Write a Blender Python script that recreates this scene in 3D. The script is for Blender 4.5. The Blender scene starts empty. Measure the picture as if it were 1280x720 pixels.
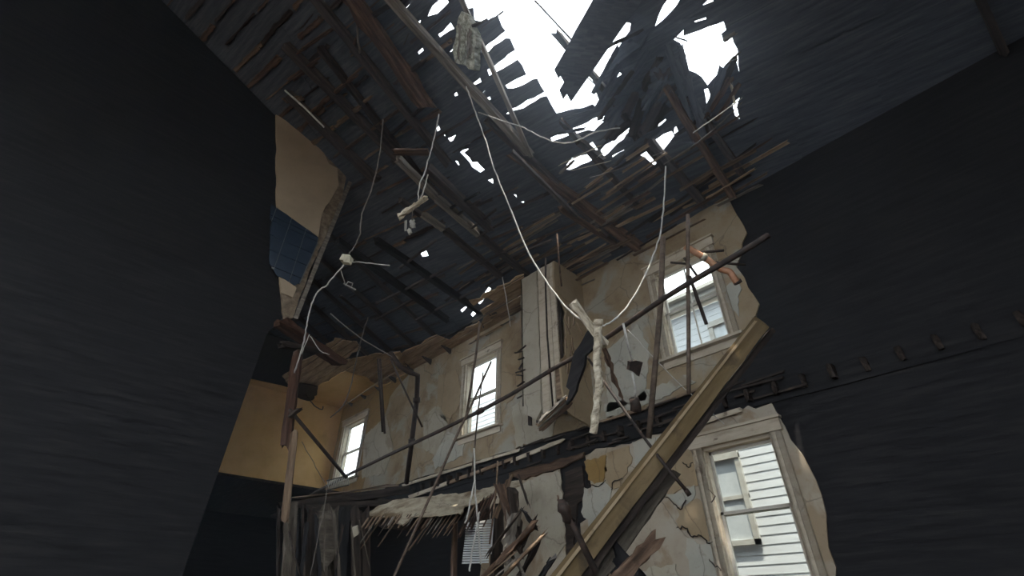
import bpy, bmesh, math, random
from mathutils import Vector, Matrix, noise
from mathutils.geometry import delaunay_2d_cdt
random.seed(7)
R = random.Random(11)

# ------------------------------------------------------------------ camera, sky, sun, exposure
PITCH, YAW, F = math.radians(34.5), math.radians(46.5), 600.0
CAM = Vector((0, 0, 1.6))
cd = bpy.data.cameras.new('camera'); cam = bpy.data.objects.new('camera', cd)
bpy.context.scene.collection.objects.link(cam)
cam.location = CAM; cam.rotation_euler = (math.pi/2 + PITCH, 0, YAW)
cd.sensor_width = 36; cd.lens = F/1280*36; cd.clip_end = 300
sc = bpy.context.scene; sc.camera = cam
sc.view_settings.view_transform = 'Standard'; sc.view_settings.look = 'None'
sc.view_settings.gamma = 1; sc.view_settings.exposure = 1.02
w = bpy.data.worlds.new('overcast_sky'); sc.world = w; w.use_nodes = True
w.node_tree.nodes['Background'].inputs[0].default_value = (0.86, 0.93, 1, 1)
w.node_tree.nodes['Background'].inputs[1].default_value = 3.0
sd = bpy.data.lights.new('sun', 'SUN'); sun = bpy.data.objects.new('sun', sd)
sc.collection.objects.link(sun); sd.energy = 5.0; sd.angle = 0.009; sd.color = (1, .93, .82)
SUN_TRAVEL = Vector((-0.8, 0.9, -3.8)).normalized()
sun.rotation_euler = (-SUN_TRAVEL).to_track_quat('Z', 'Y').to_euler()

# scattering volume added to imitate lens glare around the roof openings
def glare_haze():
    me = bpy.data.meshes.new('glare_haze'); x0, x1, y0, y1, z0, z1 = -18.2, 3.9, -8.8, 7.9, .05, 16
    me.from_pydata([(x, y, z) for z in (z0, z1) for y in (y0, y1) for x in (x0, x1)], [], [(0, 2, 3, 1), (4, 5, 7, 6), (0, 1, 5, 4), (2, 6, 7, 3), (0, 4, 6, 2), (1, 3, 7, 5)])
    o = bpy.data.objects.new('glare_haze', me); sc.collection.objects.link(o)
    m = bpy.data.materials.new('glare_haze'); m.use_nodes = True; nt = m.node_tree; nt.nodes.clear()
    v = nt.nodes.new('ShaderNodeVolumeScatter'); v.inputs['Density'].default_value = HAZE; v.inputs['Color'].default_value = (.78, .88, 1, 1); v.inputs['Anisotropy'].default_value = .82
    ou = nt.nodes.new('ShaderNodeOutputMaterial'); nt.links.new(v.outputs[0], ou.inputs['Volume']); me.materials.append(m)
    o['label'] = 'thin haze added to imitate lens glare under the open roof'; o['category'] = 'haze'; o['kind'] = 'stuff'
HAZE = .0065
glare_haze()

# ------------------------------------------------------------------ where a line of sight meets a surface of the house
SP, CP = math.sin(PITCH), math.cos(PITCH)
HEAD = Vector((-math.sin(YAW), math.cos(YAW), 0)); RIGHT = Vector((math.cos(YAW), math.sin(YAW), 0))
def ray(px, py):
    c, u = (px-640)/F, (360-py)/F
    return RIGHT*c + HEAD*(CP-u*SP) + Vector((0, 0, SP+u*CP))
def P(px, py, k): return CAM + ray(px, py)*k                        # k metres in front
def onY(px, py, Y): r = ray(px, py); return CAM + r*(Y/r.y)
def onX(px, py, X): r = ray(px, py); return CAM + r*(X/r.x)
def onZ(px, py, Z): r = ray(px, py); return CAM + r*((Z-CAM.z)/r.z)
SL = math.tan(math.radians(25)); EAVE = 8.6
def onR(px, py, drop=0.0):                                         # the roof slope (drop = metres under it)
    r = ray(px, py); return CAM + r*((EAVE-drop+SL*8-CAM.z)/(r.z+SL*r.y))
def roofz(Y): return EAVE+SL*(8-Y)

# ------------------------------------------------------------------ materials
def mat(name, cols, scale=(4, 4, 4), rough=.9, bump=.4, detail=8, metal=0, pos=None, blotch=None, spec=.25, crack=0):
    m = bpy.data.materials.new(name); m.use_nodes = True; nt = m.node_tree; N, L = nt.nodes, nt.links
    b = N['Principled BSDF']; b.inputs['Roughness'].default_value = rough; b.inputs['Metallic'].default_value = metal
    b.inputs['Specular IOR Level'].default_value = spec
    tc = N.new('ShaderNodeTexCoord'); mp = N.new('ShaderNodeMapping'); mp.inputs['Scale'].default_value = scale
    L.new(tc.outputs['Object'], mp.inputs[0])
    nz = N.new('ShaderNodeTexNoise'); nz.inputs['Scale'].default_value = 1; nz.inputs['Detail'].default_value = detail
    nz.inputs['Roughness'].default_value = .65; L.new(mp.outputs[0], nz.inputs['Vector'])
    cr = N.new('ShaderNodeValToRGB'); L.new(nz.outputs[0], cr.inputs[0]); e = cr.color_ramp.elements
    n = len(cols); pos = pos or [.32+.36*i/max(1, n-1) for i in range(n)]
    while len(e) < n: e.new(.5)
    for i, c in enumerate(cols): e[i].position = pos[i]; e[i].color = (*c, 1)
    out = cr.outputs[0]
    if blotch:
        col, sc_, lo, hi = blotch
        n2 = N.new('ShaderNodeTexNoise'); n2.inputs['Scale'].default_value = sc_; n2.inputs['Detail'].default_value = 7
        n2.inputs['Roughness'].default_value = .6; n2.inputs['Distortion'].default_value = .6
        L.new(tc.outputs['Object'], n2.inputs['Vector'])
        mr = N.new('ShaderNodeMapRange'); mr.inputs[1].default_value = lo; mr.inputs[2].default_value = hi
        L.new(n2.outputs[0], mr.inputs[0])
        mx = N.new('ShaderNodeMix'); mx.data_type = 'RGBA'; L.new(mr.outputs[0], mx.inputs[0])
        L.new(out, mx.inputs[6]); mx.inputs[7].default_value = (*col, 1); out = mx.outputs[2]
    if crack:
        nd = N.new('ShaderNodeTexNoise'); nd.inputs['Scale'].default_value = 2.5; nd.inputs['Detail'].default_value = 5; L.new(tc.outputs['Object'], nd.inputs['Vector'])
        ad = N.new('ShaderNodeMix'); ad.data_type = 'RGBA'; ad.inputs[0].default_value = .22; L.new(tc.outputs['Object'], ad.inputs[6]); L.new(nd.outputs['Color'], ad.inputs[7])
        vo = N.new('ShaderNodeTexVoronoi'); vo.feature = 'DISTANCE_TO_EDGE'; vo.inputs['Scale'].default_value = crack; L.new(ad.outputs[2], vo.inputs['Vector'])
        ml = N.new('ShaderNodeMapRange'); ml.inputs[1].default_value = .001; ml.inputs[2].default_value = .008; ml.inputs[3].default_value = .45; ml.inputs[4].default_value = 0; L.new(vo.outputs[0], ml.inputs[0])
        m2 = N.new('ShaderNodeMix'); m2.data_type = 'RGBA'; L.new(ml.outputs[0], m2.inputs[0]); L.new(out, m2.inputs[6]); m2.inputs[7].default_value = (.06, .045, .03, 1); out = m2.outputs[2]
        n3 = N.new('ShaderNodeTexNoise'); n3.inputs['Scale'].default_value = 5; n3.inputs['Detail'].default_value = 9; n3.inputs['Roughness'].default_value = .75; L.new(tc.outputs['Object'], n3.inputs['Vector'])
        r3_ = N.new('ShaderNodeMapRange'); r3_.inputs[1].default_value = .56; r3_.inputs[2].default_value = .74; r3_.inputs[4].default_value = .75; L.new(n3.outputs[0], r3_.inputs[0])
        m3 = N.new('ShaderNodeMix'); m3.data_type = 'RGBA'; L.new(r3_.outputs[0], m3.inputs[0]); L.new(out, m3.inputs[6]); m3.inputs[7].default_value = (.14, .1, .065, 1); out = m3.outputs[2]
    L.new(out, b.inputs['Base Color'])
    bp = N.new('ShaderNodeBump'); bp.inputs['Strength'].default_value = bump; bp.inputs['Distance'].default_value = .03
    L.new(nz.outputs[0], bp.inputs['Height']); L.new(bp.outputs[0], b.inputs['Normal'])
    return m
G = (1.2, 14, 14)                                                   # grain runs along local x
M = {}
M['roof'] = mat('sooty_glare_board', [(.04, .05, .068), (.075, .088, .115), (.13, .14, .16)], G)  # sooty board, lightened and blued to put lens glare into the colour
M['attic'] = mat('charred_board', [(.006, .006, .007), (.013, .013, .015), (.025, .024, .024)], G)
M['rafter'] = mat('sooty_rafter', [(.03, .028, .03), (.06, .052, .05), (.11, .09, .08)], G)
M['brown'] = mat('brown_rotten_timber', [(.025, .017, .012), (.1, .062, .042), (.22, .145, .1)], G, bump=.8)
M['red'] = mat('reddish_timber', [(.022, .012, .009), (.06, .03, .02), (.11, .065, .045)], G, bump=.6)
M['dark'] = mat('blackened_timber', [(.008, .006, .005), (.03, .022, .018), (.07, .055, .045)], G, bump=.8)
M['grey'] = mat('grey_weathered_timber', [(.08, .07, .06), (.19, .17, .145), (.33, .3, .26)], G, bump=.6)
M['pale'] = mat('bleached_splintered_timber', [(.2, .15, .1), (.62, .55, .42), (.85, .8, .68)], (5, 16, 16), bump=1)
M['bark'] = mat('flaking_plaster_lump', [(.07, .065, .05), (.36, .37, .3), (.75, .76, .7)], (14, 14, 5), bump=1)
M['lath'] = mat('old_lath', [(.05, .033, .022), (.17, .115, .075), (.32, .24, .165)], G, bump=.4)
M['joist'] = mat('worm_eaten_joist', [(.03, .024, .018), (.075, .062, .048), (.15, .13, .105)], (2, 12, 12), bump=1)
M['tanbeam'] = mat('painted_tan_beam', [(.075, .05, .022), (.12, .084, .04), (.165, .12, .065)], (.8, 6, 6), bump=.15, blotch=((.05, .036, .022), 2.2, .56, .7))
M['rust'] = mat('rusted_iron', [(.012, .009, .008), (.03, .02, .016), (.07, .042, .03)], (9, 9, 9), rough=.7, spec=.4)
M['copper'] = mat('orange_brown_pipe', [(.22, .09, .045), (.4, .19, .1), (.55, .3, .18)], (6, 9, 9), rough=.55, spec=.5)
M['pole'] = mat('dull_brown_pole', [(.05, .035, .026), (.11, .08, .06), (.17, .13, .1)], (3, 9, 9), rough=.7)
M['steel'] = mat('dull_grey_tube', [(.18, .18, .16), (.3, .3, .27), (.42, .42, .38)], (3, 9, 9), rough=.6)
M['cable'] = mat('dusty_white_cable', [(.3, .29, .27), (.5, .49, .46), (.65, .64, .6)], (8, 8, 8), rough=.6, bump=.1)
M['wire'] = mat('thin_grey_wire', [(.1, .09, .08), (.17, .15, .13)], (8, 8, 8), rough=.6, bump=.1)
M['box'] = mat('yellowed_plastic', [(.5, .47, .36), (.62, .58, .46)], (8, 8, 8), rough=.5, bump=.05)
def plaster(name, a, b, c, bl, lo=.52, hi=.6, s=(1.1, 1.1, 1.1), crack=.7):
    wm = lambda q: (q[0]*.74, q[1]*.7, q[2]*.63)                     # darkens and warms every plaster colour
    return mat(name, [wm(a), wm(b), wm(c)], s, rough=.95, bump=.5, blotch=(wm(bl), .9, lo, hi), spec=.1, crack=crack)
M['plaster'] = plaster('stained_cream_plaster', (.27, .2, .13), (.4, .33, .235), (.46, .41, .33), (.44, .44, .41))
M['plaster2'] = plaster('peeling_pale_plaster', (.38, .33, .27), (.5, .46, .4), (.54, .52, .48), (.4, .33, .25), .53, .6)
M['plaster_w'] = plaster('whitish_plaster', (.4, .37, .31), (.52, .5, .44), (.55, .54, .5), (.38, .34, .27), .58, .66)
M['plaster_b'] = plaster('bluish_white_plaster', (.42, .44, .42), (.52, .54, .52), (.58, .58, .54), (.4, .36, .3), .6, .66)
M['plaster_t'] = plaster('tan_painted_plaster', (.36, .29, .2), (.43, .35, .25), (.46, .39, .29), (.34, .26, .17), .56, .64)
M['plaster_g'] = plaster('ochre_plaster', (.3, .2, .08), (.36, .25, .11), (.38, .28, .14), (.25, .17, .08), .58, .66)
M['yellow'] = mat('yellow_painted_plaster', [(.52, .32, .12), (.61, .39, .165), (.66, .44, .2)], (1.1, 1.1, 1.1), bump=.15, blotch=((.42, .26, .1), .9, .62, .75))
M['cream_wall'] = mat('beige_partition_plaster', [(.38, .3, .21), (.45, .36, .255), (.48, .39, .28)], (.8, .8, .8), bump=.15, blotch=((.34, .26, .18), 1.2, .62, .75))
M['tile'] = mat('dark_blue_glazed_tile', [(.022, .036, .06), (.034, .052, .08)], (3, 3, 3), rough=.25, bump=.02, spec=.5)
M['dusty'] = plaster('dirty_broken_plaster', (.28, .24, .18), (.5, .46, .38), (.62, .58, .5), (.2, .15, .1), .5, .58, (4, 4, 4), 1.6)
M['grout'] = mat('grey_grout', [(.13, .15, .16), (.2, .21, .21)], (9, 9, 9))
M['brick'] = mat('crumbling_masonry', [(.1, .075, .055), (.22, .17, .12), (.33, .28, .21)], (6, 6, 6), bump=1)
M['ceil'] = mat('stained_ceiling_board', [(.16, .11, .07), (.38, .27, .17), (.52, .41, .27)], (1.2, 7, 7), bump=.3)
M['trim'] = mat('cream_window_trim', [(.36, .3, .22), (.47, .41, .32), (.52, .47, .38)], (2, 9, 9), bump=.15, blotch=((.2, .16, .12), 3, .62, .7))
M['sash'] = mat('white_window_sash', [(.4, .37, .32), (.52, .5, .45)], (4, 9, 9), bump=.1)
M['siding'] = mat('white_painted_clapboard', [(.62, .63, .64), (.72, .73, .73)], (1, 8, 8), bump=.05)
M['ground'] = mat('dusty_rubble_floor', [(.06, .05, .04), (.12, .1, .08), (.2, .17, .14)], (3, 3, 3), bump=1)
M['louvre'] = mat('white_enamel_slat', [(.5, .52, .53), (.62, .64, .64)], (4, 4, 4), rough=.5, bump=.05)
gm = bpy.data.materials.new('dusty_window_glass'); gm.use_nodes = True; nt = gm.node_tree; nt.nodes.clear()
o_ = nt.nodes.new('ShaderNodeOutputMaterial'); mx_ = nt.nodes.new('ShaderNodeMixShader'); tr_ = nt.nodes.new('ShaderNodeBsdfTransparent')
gl_ = nt.nodes.new('ShaderNodeBsdfGlossy'); gl_.inputs['Roughness'].default_value = .1; tr_.inputs[0].default_value = (.88, .91, .9, 1)
mx_.inputs[0].default_value = .06
nt.links.new(tr_.outputs[0], mx_.inputs[1]); nt.links.new(gl_.outputs[0], mx_.inputs[2]); nt.links.new(mx_.outputs[0], o_.inputs[0])
M['glass'] = gm

# ------------------------------------------------------------------ objects
COL = sc.collection
def tag(o, label=None, cat=None, group=None, kind=None):
    if label: o['label'] = label
    if cat: o['category'] = cat
    if group: o['group'] = group
    if kind: o['kind'] = kind
    return o
def empty(name, loc, label=None, cat=None, group=None, kind=None):
    o = bpy.data.objects.new(name, None); o.location = Vector(loc); o.empty_display_size = .2; COL.objects.link(o)
    return tag(o, label, cat, group, kind)
def root_loc(p):
    L = Vector((0, 0, 0))
    while p: L += p.location; p = p.parent
    return L
def place(o, parent, Mw):
    if parent:
        o.parent = parent
        Ainv = Matrix.Identity(4)
        # the chain above an object: an Empty that is only moved, or a mesh part with its own matrix
        o.matrix_parent_inverse = WORLD[parent.name].inverted() if parent.name in WORLD else Matrix.Translation(-root_loc(parent))
    o.matrix_basis = Mw; WORLD[o.name] = Mw.copy()
WORLD = {}
def link(name, verts, faces, m, parent=None, Mw=None, smooth=False, **kw):
    me = bpy.data.meshes.new(name); me.from_pydata([tuple(v) for v in verts], [], faces); me.materials.append(M[m] if isinstance(m, str) else m)
    if smooth: me.polygons.foreach_set('use_smooth', [True]*len(me.polygons))
    o = bpy.data.objects.new(name, me); COL.objects.link(o); place(o, parent, Mw or Matrix.Identity(4))
    return tag(o, **kw)
def frame_of(p0, p1, up=None):
    x = (p1-p0).normalized(); up = up or Vector((0, 0, 1))
    if abs(x.dot(up)) > .97: up = Vector((1, 0, 0))
    y = up.cross(x).normalized(); z = x.cross(y)
    m = Matrix((x, y, z)).transposed().to_4x4(); m.translation = p0; return m
# ---- raw shapes in local space (lists of verts, faces)
def s_beam(L, w, h, seg=6, jit=.0, splinter=0.0, w2=None, h2=None, bow=0.0, nick=0.0, end0=True):
    V, Fc = [], []; w2 = w2 or w; h2 = h2 or h
    ring = [(-.5, -.5), (-.12, -.5), (.5, -.5), (.5, .12), (.5, .5), (.12, .5), (-.5, .5), (-.5, -.12)]; n = len(ring)
    for i in range(seg+1):
        t = i/seg; ww, hh = w+(w2-w)*t, h+(h2-h)*t; oy = bow*math.sin(math.pi*t)
        for a, b in ring:
            dx = 0
            if i == seg: dx = R.uniform(-1, 1)*splinter
            elif i == 0 and end0: dx = R.uniform(-1, 1)*splinter
            elif 0 < i < seg: dx = R.uniform(-.3, .3)*L/seg*(1 if jit else 0)
            k = 1-(nick*R.random() if 0 < i else 0)
            V.append((L*t+dx, a*ww*k+R.gauss(0, jit)*w+oy, b*hh*k+R.gauss(0, jit)*h))
    for i in range(seg):
        for j in range(n):
            a, b = i*n+j, i*n+(j+1) % n; Fc.append((a, b, b+n, a+n))
    Fc.append(tuple(range(n-1, -1, -1))); Fc.append(tuple(seg*n+j for j in range(n)))
    return V, Fc
def s_tube(pts, r, n=7, jit=0.0, r2=None):
    V, Fc = [], []; m = len(pts); r2 = r if r2 is None else r2
    prev = None
    for i, p in enumerate(pts):
        d = (pts[min(i+1, m-1)]-pts[max(i-1, 0)]).normalized()
        a = prev if prev is not None else (Vector((0, 0, 1)) if abs(d.z) < .9 else Vector((1, 0, 0)))
        u = (a-d*a.dot(d)).normalized(); v = d.cross(u); prev = u
        rr = r+(r2-r)*i/max(1, m-1)
        for j in range(n):
            t = 2*math.pi*j/n; q = rr*(1+R.gauss(0, jit)); V.append(p+u*math.cos(t)*q+v*math.sin(t)*q)
    for i in range(m-1):
        for j in range(n):
            a, b = i*n+j, i*n+(j+1) % n; Fc.append((a, b, b+n, a+n))
    Fc.append(tuple(range(n-1, -1, -1))); Fc.append(tuple((m-1)*n+j for j in range(n)))
    return V, Fc
def s_box(a, b):
    (x0, y0, z0), (x1, y1, z1) = a, b
    V = [(x0, y0, z0), (x1, y0, z0), (x1, y1, z0), (x0, y1, z0), (x0, y0, z1), (x1, y0, z1), (x1, y1, z1), (x0, y1, z1)]
    return V, [(0, 3, 2, 1), (4, 5, 6, 7), (0, 1, 5, 4), (1, 2, 6, 5), (2, 3, 7, 6), (3, 0, 4, 7)]
def join(*sh):
    V, Fc = [], []
    for v, f in sh:
        n = len(V); V += list(v); Fc += [tuple(i+n for i in q) for q in f]
    return V, Fc
def smoothpath(pts, sub=6, wob=0.0):
    out = []; n = len(pts)
    for i in range(n-1):
        p0, p1, p2, p3 = pts[max(i-1, 0)], pts[i], pts[i+1], pts[min(i+2, n-1)]
        for s in range(sub):
            t = s/sub
            q = .5*((2*p1)+(p2-p0)*t+(2*p0-5*p1+4*p2-p3)*t*t+(3*p1-p0-3*p2+p3)*t**3)
            out.append(q+Vector((R.gauss(0, wob), R.gauss(0, wob), R.gauss(0, wob))))
    return out+[pts[-1]]
# ---- placed pieces
def beam(name, a, b, w, h, m, parent=None, up=None, roll=0, jit=.04, splinter=None, seg=6, w2=None, h2=None, nick=0, bow=0, **kw):
    L = (b-a).length; Mw = frame_of(a, b, up) @ Matrix.Rotation(roll, 4, 'X')
    V, Fc = s_beam(L, w, h, seg, jit, .5*w if splinter is None else splinter, w2, h2, bow, nick)
    return link(name, V, Fc, m, parent, Mw, **kw)
def pbeam(name, a, b, wpx, m, hr=.6, parent=None, **kw):            # ends as (px, py, metres in front), width as seen
    A, B = P(*a), P(*b); w = wpx*(a[2]+b[2])/2/F
    return beam(name, A, B, w, w*hr, m, parent, **kw)
def tube(name, pts, r, m, parent=None, n=7, jit=0, r2=None, sub=0, wob=0, **kw):
    pts = smoothpath(pts, sub, wob) if sub else pts; o = pts[0].copy()
    V, Fc = s_tube([p-o for p in pts], r, n, jit, r2)
    return link(name, V, Fc, m, parent, Matrix.Translation(o), smooth=True, **kw)
def ptube(name, pts, rpx, m, parent=None, **kw):
    k = sum(p[2] for p in pts)/len(pts); return tube(name, [P(*p) for p in pts], rpx*k/F/1.0, m, parent, **kw)

# ---- plates cut exactly by outlines
def inside(p, poly):
    x, y = p; c = False; j = len(poly)-1
    for i in range(len(poly)):
        xi, yi = poly[i]; xj, yj = poly[j]
        if (yi > y) != (yj > y) and x < (xj-xi)*(y-yi)/(yj-yi)+xi: c = not c
        j = i
    return c
def ragged(poly, step, amp, rnd=R):
    out = []
    for i in range(len(poly)):
        a, b = Vector(poly[i]), Vector(poly[(i+1) % len(poly)]); d = b-a; n = max(1, int(d.length/step))
        nv = Vector((-d.y, d.x)).normalized() if d.length else Vector((0, 0))
        for s in range(n):
            q = a+d*(s/n); q = q+nv*rnd.gauss(0, amp)+d*(rnd.uniform(-.3, .3)/n if s else 0); out.append((q.x, q.y))
    return out
def cut_plate(outline, holes, to3d, th):
    """triangulate outline minus holes in the plate's own plane; th = thickness vector; yields (verts, faces) per island"""
    x0, x1 = min(p[0] for p in outline), max(p[0] for p in outline); y0, y1 = min(p[1] for p in outline), max(p[1] for p in outline)
    hs = [h for h in holes if max(p[0] for p in h) > x0 and min(p[0] for p in h) < x1 and max(p[1] for p in h) > y0 and min(p[1] for p in h) < y1]
    vs, es = [], []
    for poly in [outline]+hs:
        n = len(vs); vs += [Vector(p) for p in poly]; es += [(n+i, n+(i+1) % len(poly)) for i in range(len(poly))]
    ov, oe, of = delaunay_2d_cdt(vs, es, [], 0, 1e-5)[:3]
    tris = []
    for f in of:
        c = ((ov[f[0]].x+ov[f[1]].x+ov[f[2]].x)/3, (ov[f[0]].y+ov[f[1]].y+ov[f[2]].y)/3)
        if inside(c, outline) and not any(inside(c, h) for h in hs): tris.append(tuple(f))
    par = {}
    def find(a):
        while par.setdefault(a, a) != a: a = par[a]
        return a
    for t in tris:
        par[find(t[1])] = find(t[0]); par[find(t[2])] = find(t[0])
    isl = {}
    for t in tris: isl.setdefault(find(t[0]), []).append(t)
    for ts in isl.values():
        area = sum(abs((ov[t[1]]-ov[t[0]]).cross(ov[t[2]]-ov[t[0]]))/2 for t in ts)
        idx = {}
        for t in ts:
            for v in t: idx.setdefault(v, len(idx))
        pts = [to3d(ov[v].x, ov[v].y) for v in idx]; n = len(pts)
        Fc = []; ec = {}
        for t in ts:
            a, b, c = (idx[v] for v in t); Fc.append((a, b, c)); Fc.append((c+n, b+n, a+n))
            for e in ((a, b), (b, c), (c, a)): ec[e] = 1
        for (a, b) in list(ec):
            if (b, a) not in ec: Fc.append((b, a, a+n, b+n))
        yield pts+[p+th for p in pts], Fc, area
def plate(name, outline, holes, to3d, th, m, parent=None, axis=None, step=0, amp=0, islands=False, amin=0, **kw):
    if step: outline = ragged(outline, step, amp)
    sh = [(v, f) for v, f, a in cut_plate(outline, holes, to3d, th) if a > amin]
    if not sh: return None
    outs = []
    for V, Fc in (sh if islands else [join(*sh)]):
        o = V[0]; x = axis.normalized() if axis else Vector((1, 0, 0)); z = th.normalized()
        if abs(x.dot(z)) > .9: x = Vector((0, 1, 0))
        y = z.cross(x).normalized(); x = y.cross(z)
        Mw = Matrix((x, y, z)).transposed().to_4x4(); Mw.translation = o; inv = Mw.inverted()
        outs.append(link(name, [inv @ v for v in V], Fc, m, parent, Mw, **kw))
    return outs if islands else outs[0]
def overlap_plate(rc, k, to3d, th, amin=.002):
    """solid plate where two outlines overlap"""
    if max(p[0] for p in k) < min(p[0] for p in rc) or min(p[0] for p in k) > max(p[0] for p in rc) or max(p[1] for p in k) < min(p[1] for p in rc) or min(p[1] for p in k) > max(p[1] for p in rc): return
    vs = [Vector(p) for p in rc]+[Vector(p) for p in k]; nr = len(rc); nk = len(k)
    es = [(i, (i+1) % nr) for i in range(nr)]+[(nr+i, nr+(i+1) % nk) for i in range(nk)]
    ov, oe, of = delaunay_2d_cdt(vs, es, [], 0, 1e-5)[:3]; T = []
    for f in of:
        c = (sum(ov[q].x for q in f)/3, sum(ov[q].y for q in f)/3)
        if inside(c, rc) and inside(c, k): T.append(tuple(f))
    if sum(abs((ov[t[1]]-ov[t[0]]).cross(ov[t[2]]-ov[t[0]]))/2 for t in T) < amin: return
    used = sorted({q for t in T for q in t}); ix = {q: i for i, q in enumerate(used)}; n0 = len(used)
    V = [to3d(ov[q].x, ov[q].y) for q in used]; V = V+[v+th for v in V]; Fc = []; ec = set()
    for t in T:
        a, b, c = (ix[q] for q in t); Fc += [(c, b, a), (a+n0, b+n0, c+n0)]; ec |= {(a, b), (b, c), (c, a)}
    for a, b in ec:
        if (b, a) not in ec: Fc.append((a, b, b+n0, a+n0))
    yield V, Fc
def pplate(name, px, plane, th, m, parent=None, step=0, amp=0, **kw):
    """plate whose corners are found where lines of sight meet 'plane' (function px,py -> point); plane is flat"""
    pts = [plane(*p) for p in px]; o = pts[0]
    n = Vector((0, 0, 0))
    for i in range(len(pts)): n += (pts[i]-o).cross(pts[(i+1) % len(pts)]-o)
    n.normalize()
    if n.dot(CAM-o) > 0: n = -n
    x = (pts[1]-o).normalized(); y = n.cross(x)
    poly = [((p-o).dot(x), (p-o).dot(y)) for p in pts]
    return plate(name, poly, [], lambda a, b: o+x*a+y*b, n*th, m, parent, axis=x, step=step, amp=amp, **kw)
def tilted(p1, p2, p3):                                            # flat plane through three sight points
    a, b, c = P(*p1), P(*p2), P(*p3); n = (b-a).cross(c-a)
    return lambda px, py: CAM + ray(px, py)*((a-CAM).dot(n)/ray(px, py).dot(n))

# ================================================================== THE HOUSE SHELL
XL, XR, YW = -18.3, 4.0, 8.0
YB = -9.0
wxz = lambda a, b: Vector((a, YW, b))
def rect(x0, x1, y0, y1): return [(x0, y0), (x1, y0), (x1, y1), (x0, y1)]
WIN = {1: (-3.94, -2.76, 5.7, 7.66), 2: (-3.74, -2.6, 1.95, 3.93), 3: (-10.3, -8.96, 5.62, 7.72), 4: (-17.7, -16.15, 5.6, 7.68)}
holes = [rect(a, b, c, d) for a, b, c, d in WIN.values()]
wb = empty('wall_back', (-8, 8, 0), 'long side wall with peeling cream plaster, four sash windows and a torn out floor band', 'wall', kind='structure')
plate('wall_boarding', rect(XL, XR, 0, 9.1), holes, wxz, Vector((0, .22, 0)), 'attic', wb)
def wallp(off): return lambda a, b: Vector((a, YW-off, b))
# plaster skins, their broken rims cut by hand
plate('upper_plaster', [(XL, 4.95), (-14, 4.9), (-10.5, 4.88), (-7.4, 4.9), (-5.5, 4.93), (-4.4, 4.9), (-2.75, 4.98), (-2.5, 5.5), (-2.15, 6.1), (-2.3, 7), (-1.95, 7.6), (-2.05, 8.62), (XL, 8.62)],
      holes+[[(-7.55, 5.3), (-7.35, 5.1), (-7.2, 5.6), (-7.3, 6.9), (-7.45, 6.4)]], wallp(.04), Vector((0, .035, 0)), 'plaster', wb, step=.22, amp=.018)
plate('lower_plaster', [(-9.6, 0), (-2.3, 0), (-2.35, 2), (-2.2, 3.2), (-2.45, 4.4), (-4.5, 4.38), (-6.3, 4.34), (-6.75, 4.3), (-6.9, 4.2), (-8.6, 4.12), (-9.3, 3.9)],
      [holes[1], [(-6.85, 1.5), (-6.5, 1.6), (-6.48, 3.1), (-6.2, 3.2), (-6.12, 3.6), (-6.25, 4.5), (-6.95, 4.5)]], wallp(.04), Vector((0, .035, 0)), 'plaster2', wb, step=.2, amp=.02)
# patches of paint and plaster that stand proud, traced on the wall
W_ = lambda off: (lambda px, py: onY(px, py, YW-off))
def patch(px, m, off=.06, step=.09, amp=.022): pplate('plaster_flake', px, W_(off), .026, m, wb, step=step, amp=amp)
patch([(730, 577), (757, 568), (757, 600), (748, 606), (735, 600)], 'plaster_g')
patch([(757, 568), (785, 557), (790, 580), (775, 608), (766, 612), (758, 598)], 'plaster_t')
patch([(790, 553), (830, 542), (812, 572), (795, 585)], 'plaster_b')
patch([(730, 610), (755, 602), (764, 612), (758, 640), (742, 668), (727, 640)], 'plaster_b')
patch([(833, 621), (870, 606), (868, 625), (852, 636), (842, 628)], 'plaster_b')
patch([(846, 636), (872, 622), (885, 640), (894, 672), (884, 678), (876, 670), (866, 671), (856, 660), (848, 662)], 'plaster_t')
patch([(840, 560), (872, 550), (880, 600), (870, 604), (834, 618), (830, 600)], 'plaster_t')
patch([(858, 672), (866, 673), (880, 682), (896, 676), (905, 720), (860, 720)], 'plaster_b')
patch([(905, 358), (924, 350), (924, 395), (912, 385), (908, 372)], 'plaster_b')
patch([(800, 712), (845, 705), (850, 740), (800, 745)], 'plaster_w')
patch([(660, 600), (700, 592), (708, 680), (690, 700), (668, 640), (650, 606)], 'plaster_w')
patch([(755, 506), (860, 468), (870, 478), (820, 500), (790, 512), (757, 522)], 'plaster_b')
patch([(530, 520), (548, 505), (560, 530), (545, 570), (528, 560)], 'plaster_w')
patch([(548, 470), (572, 462), (578, 500), (560, 530), (545, 515)], 'plaster_t')
patch([(455, 545), (482, 520), (492, 560), (480, 592), (452, 598)], 'plaster_w')
patch([(560, 540), (580, 545), (578, 570), (545, 585), (540, 575)], 'plaster_b')
patch([(640, 508), (655, 500), (690, 498), (696, 520), (690, 545), (645, 560)], 'plaster_w')
patch([(625, 452), (648, 440), (652, 480), (640, 500), (626, 505)], 'plaster_t')
patch([(755, 440), (800, 405), (812, 440), (806, 500), (760, 515)], 'plaster_b', amp=.02)
for pts_ in ([(846, 660), (856, 660), (866, 671), (876, 669), (884, 678), (894, 672)], [(734, 605), (748, 607), (757, 600)], [(832, 621), (842, 629), (850, 636), (857, 625)], [(854, 578), (860, 584), (866, 578)], [(885, 610), (893, 622), (889, 628)], [(886, 700), (896, 708), (903, 718)], [(764, 612), (766, 604), (778, 598)]):
    q = [onY(x, y, YW-.1) for x, y in pts_]; tube('dark_peel_line', q, .008, 'dark', wb, n=5, jit=.5, sub=4, wob=.012)  # dark lines drawn along the edges of the peeled plaster
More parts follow.
